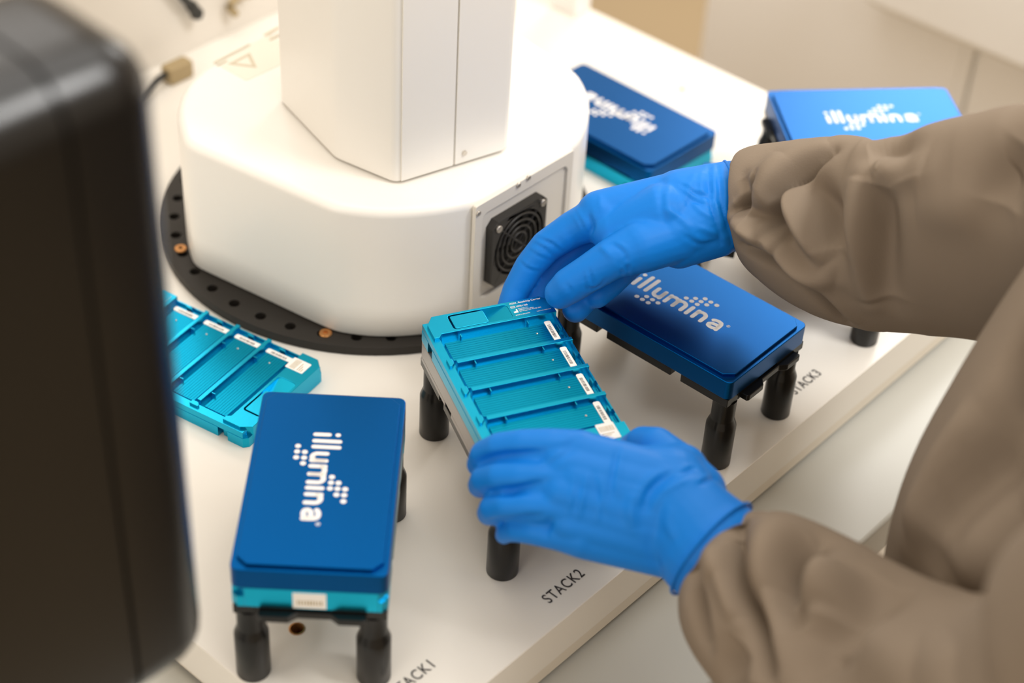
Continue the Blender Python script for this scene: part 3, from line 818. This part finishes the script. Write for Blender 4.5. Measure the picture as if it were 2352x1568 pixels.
# ---- right hand: thumb on the top of the carrier, fingers curling down behind its far edge
index = [(A_(1384, 497, .992), .0130), (A_(1318, 525, .998), .0105), (A_(1256, 565, 1.002), .0094), (A_(1216, 612, 1.006), .0086), (A_(1186, 664, 1.009), .0079), (A_(1168, 712, 1.0095), .0072)]
middle = [(A_(1400, 520, 1.010), .0130), (A_(1340, 560, 1.016), .0105), (A_(1285, 605, 1.020), .0092), (A_(1246, 655, 1.020), .0086), (A_(1222, 712, 1.0175), .0078)]
ring_f = [(A_(1432, 548, 1.020), .0125), (A_(1392, 610, 1.020), .0100), (A_(1358, 666, 1.010), .0088), (A_(1322, 710, 1.003), .0078)]
pinky = [(A_(1466, 574, 1.020), .0115), (A_(1432, 618, 1.012), .0088), (A_(1402, 652, 1.006), .0078), (A_(1372, 680, 1.000), .0070)]
thumb = [(A_(1560, 535, .985), .0165), (A_(1472, 566, .975), .0150), (A_(1410, 592, .973), .0117), (A_(1352, 628, .977), .0106), (A_(1308, 656, .981), .0103), (A_(1287, 673, .984), .0090)]
caps = [(A_(1630, 428, .995), .0130, A_(1378, 490, .994), .0132), (A_(1630, 450, 1.012), .0135, A_(1402, 505, 1.010), .0132),
        (A_(1630, 490, 1.020), .0140, A_(1432, 540, 1.022), .0128), (A_(1640, 520, 1.018), .0145, A_(1466, 570, 1.026), .0118),
        (A_(1620, 505, .985), .0165, A_(1480, 560, .978), .0145), (A_(1520, 498, .985), .0190, A_(1412, 532, .988), .0135),
        (A_(1570, 480, .995), .0230, A_(1680, 472, 1.0), .0255), (A_(1680, 472, 1.0), .0255, A_(1745, 475, 1.0), .0235), (A_(1560, 560, .988), .0140, A_(1640, 520, .99), .0180)]
rh = hand([index, middle, ring_f, pinky, thumb], caps, .0012, 4)
folds(rh, [
    ([(1338, 455), (1352, 490), (1361, 525), (1357, 560)], -0.00120, .0016, 0.00060),
    ([(1378, 447), (1380, 480)], 0.00060, .0016, 0.00000),
    ([(1228, 545), (1262, 556), (1290, 575)], -0.00075, .0010, 0.00045), ([(1240, 530), (1285, 548), (1340, 572)], -0.00060, .0012, 0.00045),
    ([(1225, 556), (1250, 570), (1275, 590)], -0.00060, .0009, 0.00030), ([(1195, 600), (1215, 617), (1240, 622)], -0.00060, .0010, 0.00045), ([(1212, 570), (1240, 588), (1268, 598)], -0.00045, .001, 0.00045),
    ([(1325, 478), (1340, 505), (1350, 530)], 0.00060, .0013, 0.00000), ([(1315, 490), (1330, 515), (1338, 540)], 0.00045, .0013, 0.00000),
    ([(1378, 565), (1390, 575), (1405, 590)], 0.00075, .0018, 0.00000), ([(1405, 560), (1425, 572), (1438, 588)], -0.00075, .0014, 0.00060), ([(1438, 590), (1442, 615), (1440, 640)], -0.00120, .0011, 0.00075), ([(1425, 600), (1428, 625), (1426, 645)], -0.00075, .0010, 0.00045),
    ([(1340, 628), (1345, 648), (1352, 668)], -0.00060, .0009, 0.00045), ([(1354, 618), (1360, 640), (1364, 660)], -0.00075, .0009, 0.00045), ([(1300, 650), (1312, 668), (1306, 690)], -0.00045, .0012, 0.00030),
    ([(1345, 660), (1372, 660), (1390, 640)], -0.00090, .0012, 0.00060),
    ([(1525, 415), (1520, 450), (1522, 490), (1535, 520)], -0.00090, .0022, 0.00090), ([(1528, 480), (1560, 500), (1590, 530)], 0.00120, .0020, 0.00000),
    ([(1600, 395), (1580, 440), (1570, 480)], 0.00105, .0022, 0.00000), ([(1560, 420), (1590, 440), (1632, 455)], -0.00075, .0012, 0.00060), ([(1565, 440), (1595, 462), (1635, 475)], -0.00075, .0012, 0.00060), ([(1590, 465), (1610, 485), (1636, 500)], 0.00090, .0014, 0.00000),
    ([(1630, 380), (1630, 430), (1640, 490), (1655, 560)], -0.00180, .0014, 0.00120), ([(1648, 378), (1655, 430), (1664, 490), (1680, 560)], -0.00150, .0014, 0.00090), ([(1612, 392), (1610, 430), (1622, 480)], 0.00090, .0014, 0.00000),
    ([(1570, 540), (1610, 560), (1650, 555)], -0.00090, .0016, 0.00060), ([(1600, 520), (1640, 535), (1670, 555)], 0.00090, .0016, 0.00000),
])
# ---- left hand: lying over the near end, fingers wrapped down the long side, thumb behind the other side
li = [(A_(1330, 1040, .867), .0118), (A_(1262, 1028, .866), .0098), (A_(1200, 1025, .867), .0087), (A_(1148, 1030, .872), .0082), (A_(1114, 1045, .880), .0078), (A_(1102, 1066, .890), .0068)]
lm = [(A_(1320, 1102, .861), .0115), (A_(1250, 1098, .860), .0090), (A_(1195, 1095, .861), .0083), (A_(1148, 1094, .865), .0080), (A_(1114, 1100, .873), .0074), (A_(1104, 1114, .884), .0066)]
lr = [(A_(1325, 1168, .859), .0112), (A_(1262, 1162, .858), .0088), (A_(1210, 1159, .859), .0080), (A_(1165, 1159, .862), .0077), (A_(1133, 1166, .868), .0071), (A_(1124, 1178, .878), .0064)]
lp = [(A_(1335, 1230, .861), .0112), (A_(1278, 1224, .862), .0084), (A_(1226, 1218, .864), .0072), (A_(1188, 1216, .868), .0063), (A_(1165, 1220, .874), .0055), (A_(1158, 1228, .880), .0048)]
lt = [(A_(1600, 1130, .872), .0150), (A_(1545, 1070, .884), .0135), (A_(1506, 1030, .890), .0112), (A_(1478, 1022, .897), .0098), (A_(1452, 1030, .907), .0080)]
lcaps = [(A_(1560, 1150, .859), .0150, A_(1292, 1068, .8625), .0112), (A_(1570, 1205, .857), .0150, A_(1292, 1132, .8585), .0112), (A_(1565, 1250, .858), .0140, A_(1310, 1198, .8595), .0108),
         (A_(1560, 1130, .866), .0180, A_(1330, 1042, .867), .0118), (A_(1575, 1180, .860), .0180, A_(1325, 1103, .860), .0120),
         (A_(1580, 1235, .860), .0180, A_(1330, 1166, .859), .0118), (A_(1565, 1265, .862), .0150, A_(1345, 1232, .862), .0112),
         (A_(1420, 1102, .869), .0172, A_(1540, 1110, .870), .0190), (A_(1400, 1180, .866), .0185, A_(1520, 1210, .864), .0210), (A_(1385, 1110, .866), .0170, A_(1385, 1180, .866), .0170),
         (A_(1560, 1170, .862), .0225, A_(1632, 1258, .856), .0275), (A_(1632, 1258, .856), .0275, A_(1690, 1310, .850), .0250), (A_(1440, 1088, .873), .0112, A_(1560, 1085, .878), .0150)]
lh = hand([li, lm, lr, lp, lt], lcaps, .0011, 7)
folds(lh, [
    ([(1090, 1067), (1130, 1052), (1180, 1045), (1245, 1038)], -.0030, .0022, 0), ([(1120, 1131), (1160, 1129), (1200, 1122), (1250, 1105)], -.0030, .0022, 0), ([(1128, 1197), (1180, 1194), (1240, 1184)], -.0028, .0020, 0),
    ([(1260, 1035), (1300, 1025), (1330, 1005)], -0.00085, .0022, 0.00051), ([(1250, 1075), (1285, 1050), (1320, 1030)], -0.00119, .0022, 0.00068),
    ([(1318, 1105), (1312, 1140), (1302, 1190)], 0.00085, .0012, 0.00000), ([(1348, 1090), (1340, 1140), (1330, 1190)], 0.00119, .0012, 0.00000), ([(1365, 1085), (1372, 1130), (1385, 1180)], -0.00085, .0014, 0.00068), ([(1420, 1030), (1412, 1070), (1405, 1110), (1408, 1140)], -0.00119, .0014, 0.00085), ([(1385, 1120), (1378, 1160), (1372, 1200)], 0.00068, .0012, 0.00000),
    ([(1455, 1130), (1448, 1170), (1455, 1215)], 0.00170, .0030, 0.00000), ([(1480, 1170), (1490, 1130), (1520, 1100), (1550, 1088)], -0.00187, .0022, 0.00153), ([(1500, 1180), (1515, 1140), (1550, 1115), (1580, 1100)], 0.00136, .0018, 0.00000), ([(1560, 1088), (1580, 1080), (1595, 1075)], -0.00136, .0016, 0.00085), ([(1605, 1112), (1622, 1104), (1640, 1098)], -0.00119, .0014, 0.00085),
    ([(1268, 1185), (1258, 1215), (1255, 1240)], -0.00102, .0018, 0.00068), ([(1500, 1220), (1495, 1260), (1510, 1300)], -0.00085, .003, 0.00068), ([(1540, 1160), (1535, 1200), (1550, 1240)], 0.00102, .0025, 0.00000),
    ([(1150, 1122), (1175, 1128), (1200, 1118)], -0.00102, .0012, 0.00000), ([(1150, 1192), (1180, 1192), (1215, 1182)], -0.00085, .0012, 0.00000),
])

# ---- sleeves
def tube_skin(stations, n=300, sub=28, shear=None):
    """stations: centre, radius in the picture plane, radius in depth, axis tilt (deg)"""
    C = np.array([s_[0] for s_ in stations]); R1 = [s_[1] for s_ in stations]; R2 = [s_[2] for s_ in stations]
    Pm = np.array(smooth_pts(C, sub)); r1 = np.array(smooth_pts([np.array([a]) for a in R1], sub)).ravel(); r2 = np.array(smooth_pts([np.array([a]) for a in R2], sub)).ravel()
    sh = np.interp(np.arange(len(Pm)) / sub, range(len(stations)), shear) if shear else np.zeros(len(Pm))
    rings = []
    m = len(Pm)
    for i in range(m):
        t = Pm[min(i + 1, m - 1)] - Pm[max(i - 1, 0)]; t /= np.linalg.norm(t)
        w = FWD - t * (FWD @ t); w /= np.linalg.norm(w)
        u_ = np.cross(w, t)
        rings.append([Pm[i] + u_ * r1[i] * math.cos(a) + w * (r2[i] * math.sin(a) * (0.7 if sh[i] and math.sin(a) > 0 else 1) + sh[i] * r1[i] * (math.cos(a) - 0.15)) for a in np.linspace(0, 2 * PI, n + 1)[:-1]])
    mb = MB(); mb.loft(rings)
    me = bpy.data.meshes.new('tmp'); me.from_pydata(mb.v, [], mb.f); me.update()
    if sum(p.area * (p.center - Vector(Pm[m // 2])).dot(p.normal) for p in list(me.polygons)[::37]) < 0: me.flip_normals()
    return me
def px_r(r_px, d): return r_px * d / FPX
stR = []
for x, y, d, rp, kd in ((1690, 472, 1.000, 97, 1.06), (1716, 468, .998, 116, 1.02), (1745, 467, .994, 138, .95), (1805, 486, .985, 168, .86), (1900, 520, .970, 196, .80), (2000, 546, .955, 206, .80), (2100, 548, .940, 222, .82), (2200, 542, .925, 243, .84), (2350, 532, .900, 270, .86), (2520, 505, .87, 292, .9), (2750, 430, .82, 300, .95), (3100, 250, .75, 290, 1)):
    stR.append((at(x, y, d), px_r(rp, d), px_r(rp, d) * kd))
sR = tube_skin(stR, shear=[0, 0, .05, .12, .28, .42, .48, .48, .45, .4, .3, .2])
folds(sR, [
    ([(2050, 300), (1985, 316), (1915, 345), (1850, 386), (1806, 430), (1780, 485), (1766, 550)], -.0090, .0024, 0),
    ([(2050, 300), (1985, 316), (1915, 345), (1850, 386), (1806, 430), (1780, 485), (1766, 550)], -.0070, .0052, 0, .0110),
    ([(2040, 288), (1960, 292), (1880, 316), (1806, 364), (1760, 420), (1742, 480)], .0050, .0095, 0),
    ([(1686, 486), (1706, 470), (1732, 444), (1752, 412)], -.0080, .0022, .0030), ([(1694, 480), (1720, 462), (1748, 430)], -.0060, .0050, 0),
    ([(1690, 497), (1740, 526), (1800, 562)], .0120, .0050, 0), ([(1728, 496), (1760, 500), (1800, 520)], -.0110, .0060, 0),
    ([(1808, 430), (1826, 474), (1860, 540), (1905, 605)], .0130, .0060, 0), ([(1790, 460), (1800, 510), (1812, 560)], -.0080, .0040, 0),
    ([(1850, 405), (1885, 460), (1908, 530), (1915, 575)], -.0150, .0085, 0),
    ([(1978, 400), (1974, 470), (1975, 540), (1985, 610), (2005, 700)], .0130, .0080, 0),
    ([(2018, 420), (2012, 500), (2016, 580), (2034, 690)], -.0150, .0110, 0),
    ([(1705, 566), (1780, 602), (1850, 652), (1900, 698), (1950, 745)], -.0080, .0026, 0), ([(1707, 560), (1780, 598), (1850, 650), (1900, 698), (1950, 745)], -.0060, .0050, .0060),
    ([(1790, 572), (1830, 606), (1880, 628), (1925, 645)], .0080, .0060, 0),
    ([(1712, 405), (1722, 440), (1716, 480)], -.0050, .0036, .0015), ([(1990, 360), (2040, 330), (2070, 360), (2080, 420)], -.010, .010, 0),
    ([(2000, 400), (2060, 385), (2130, 390)], .010, .010, 0), ([(2100, 470), (2180, 480), (2260, 470)], .005, .014, 0), ([(2352, 330), (2312, 400), (2300, 480)], -.015, .012, .004),
])
stL = []
for x, y, d, rp, kd in ((1640, 1265, .856, 122, 1.0), (1668, 1290, .853, 150, 1.0), (1710, 1330, .845, 188, .95), (1770, 1385, .830, 218, .92), (1850, 1450, .812, 240, .92), (1950, 1525, .79, 258, .95), (2080, 1610, .765, 285, .95), (2230, 1680, .735, 315, 1.0), (2420, 1690, .68, 340, 1.0), (2640, 1560, .62, 370, 1.0), (2900, 1350, .55, 420, 1.0)):
    stL.append((at(x, y, d), px_r(rp, d), px_r(rp, d) * kd))
sL = tube_skin(stL)
folds(sL, [
    ([(1702, 1190), (1694, 1250), (1700, 1330), (1726, 1420), (1752, 1520), (1765, 1568)], -.0080, .0028, 0), ([(1702, 1190), (1694, 1250), (1700, 1330), (1726, 1420), (1752, 1520), (1765, 1568)], -.0100, .0060, 0),
    ([(1682, 1180), (1672, 1250), (1676, 1330), (1696, 1420)], .0100, .0060, 0),
    ([(1606, 1240), (1594, 1300), (1606, 1400), (1622, 1480)], -.0060, .0028, 0), ([(1606, 1240), (1594, 1300), (1606, 1400), (1622, 1480)], -.0100, .0060, .0030),
    ([(1890, 1236), (1838, 1282), (1810, 1350), (1822, 1440)], -.0160, .0080, 0), ([(1890, 1236), (1838, 1282), (1810, 1350)], -.0060, .0030, 0),
    ([(1960, 1236), (1900, 1300), (1868, 1380)], .0130, .0120, 0), ([(1790, 1196), (1760, 1270), (1760, 1350)], .010, .012, 0),
    ([(2070, 1330), (1990, 1390), (1930, 1490)], -.015, .013, .003), ([(1990, 1470), (2060, 1510), (2120, 1560)], .010, .014, 0), ([(1700, 1480), (1680, 1540), (1690, 1580)], -.010, .010, .003),
    ([(1900, 1400), (1880, 1480), (1890, 1560)], -.012, .012, 0), ([(1640, 1200), (1640, 1260), (1650, 1340)], .007, .006, 0),
])
# ---- jacket body
stT = []
for x, y, d, rp, kd in ((2560, 1720, .90, 560, .85), (2590, 1500, .875, 570, .85), (2630, 1330, .850, 590, .85), (2735, 1200, .825, 630, .85), (2925, 1010, .80, 690, .85), (3075, 900, .785, 725, .85), (3230, 800, .765, 765, .85), (3460, 620, .73, 850, .85), (3760, 300, .66, 1000, .8), (4100, -100, .6, 1100, .75), (4400, -420, .56, 800, .7)):
    stT.append((at(x, y, d), px_r(rp, d), px_r(rp, d) * kd))
sh_R, sh_L = at(3100, 250, .75), at(2900, 1350, .55)
hipc = np.array(W(0.665, 0.125, -0.12)); chest = np.array(W(0.69, 0.09, 0.28)); neck = np.array(W(0.69, 0.10, 0.46)); headc = np.array(W(0.69, 0.14, 0.64))
er = at(2520, 505, .87); el = at(2230, 1680, .735)
tube_ = tube_skin(stT, n=160)
jk = MB().add([tuple(v.co) for v in tube_.vertices], [tuple(p.vertices) for p in tube_.polygons])
for a_, ra, c_, rc in ((hipc, .125, chest, .135), (chest, .13, (chest + neck) / 2, .09), (chest + np.array([0, 0, .05]), .09, sh_R, .062), (chest + np.array([0, 0, .05]), .09, sh_L, .062), (sh_R, .062, er, .052), (sh_L, .062, el + (sh_L - el) * .25, .052)):
    jk.capsule(a_, ra, c_, rc)
sT = fuse(jk, 0.005, 6)
folds(sT, [
    ([(2345, 790), (2332, 850), (2326, 900), (2322, 960)], -.022, .007, .006),
    ([(2340, 930), (2275, 1040), (2215, 1150), (2170, 1250)], -.020, .016, 0),
    ([(2300, 1130), (2240, 1230), (2190, 1330)], .016, .018, 0),
    ([(2250, 930), (2190, 1040), (2130, 1160), (2090, 1230)], .012, .012, 0),
    ([(2350, 1050), (2300, 1200), (2240, 1320)], -.010, .015, 0),
    ([(2200, 1290), (2180, 1380), (2190, 1480), (2230, 1560)], -.020, .014, 0),
])
body = MB()
for a, ra, c, rc in ((hipc, .095, chest, .095), (chest, .08, neck, .05), (neck, .048, headc, .05), (sh_R, .045, er, .032), (er, .030, at(1760, 475, .995), .016), (sh_L, .045, el, .034), (el, .032, at(1690, 1310, .850), .017), (chest, .08, sh_R, .04), (chest, .08, sh_L, .04)):
    body.capsule(a, ra, c, rc)
body.sphere(headc + np.array([0, 0, .05]), (.078, .078, .105))
for s_ in (-1, 1):
    hp_ = np.array(W(0.665 + 0.09 * s_, 0.10, -0.16)); kn = np.array(W(0.665 + 0.10 * s_, 0.11, -0.50)); an = np.array(W(0.665 + 0.11 * s_, 0.08, -0.86))
    body.capsule(hp_, .085, kn, .055); body.capsule(kn, .052, an, .036); body.capsule(an, .034, np.array(W(0.665 + 0.12 * s_, 0.19, -0.905)), .024)
hz = headc + np.array([0, 0, .05]); fdir = np.array([N[0], N[1], -0.25]); fdir /= np.linalg.norm(fdir)
body.capsule(hz + fdir * .070 + np.array([0, 0, .01]), .008, hz + fdir * .090 - np.array([0, 0, .012]), .011)
for s_ in (-1, 1): body.sphere(hz + np.array([D1[0], D1[1], 0]) * .079 * s_, (.014, .014, .028))
bm_ = fuse(body, 0.008, 4)
person = bpy.data.objects.new('person', bm_); COL.objects.link(person); bm_.materials.append(MATS['skin']); bm_.shade_smooth()
tag(person, 'person in a taupe jacket and blue gloves holding the open teal carrier with both hands', 'person')
skin_obj('glove', rh, 'glove', person)
skin_obj('glove', lh, 'glove', person)
# rolled hems of the gloves
def hem(cx, cy, d, a, r, depth, name, par):
    c = at(cx, cy, d); pts = []
    a = RIGHT * a[0] - UP * a[1]; a /= np.linalg.norm(a)
    for w in np.linspace(0, 2 * PI, 49)[:-1]: pts.append(c + a * r * math.cos(w) + depth * r * math.sin(w))
    return MB().tube(pts, 0.0008, 8, closed=True)
skin_R = skin_obj('sleeve', sR, 'cloth', person)
skin_L = skin_obj('sleeve', sL, 'cloth', person)
skin_obj('jacket', sT, 'cloth', person)
gR = [o for o in person.children if o.name.startswith('glove')]
hem(1684, 472, 1.0, (42, 203), .0255, FWD, 'glove_hem', gR[0]).build('glove_hem', 'glove', gR[0], smooth='all')
ax_ = at(1690, 1310, .85) - at(1600, 1225, .86); ax_ /= np.linalg.norm(ax_)
dv = FWD - ax_ * (FWD @ ax_); dv /= np.linalg.norm(dv)
hem(1634, 1260, .856, (-165, 190), .0285, dv, 'glove_hem', gR[1]).build('glove_hem', 'glove', gR[1], smooth='all')
for s_ in (-1, 1):
    hp_ = np.array(W(0.665 + 0.085 * s_, 0.10, -0.10)); kn = np.array(W(0.665 + 0.10 * s_, 0.11, -0.50)); an = np.array(W(0.665 + 0.11 * s_, 0.08, -0.88))
    MB().capsule(hp_, .115, kn, .08).capsule(kn, .08, an, .055).build('trouser_leg', 'trousers', person, smooth='all')
    a0 = np.array(W(0.665 + 0.11 * s_, 0.06, -0.905)); a1 = np.array(W(0.665 + 0.122 * s_, 0.20, -0.910))
    MB().capsule(a0, .034, a1, .029).build('shoe', 'shoe', person, smooth='all')
hr = MB(); hr.sphere(hz - fdir * .012 + np.array([0, 0, .018]), (.086, .086, .100), 24, 16); hr.build('hair', 'hair', person, smooth='all')
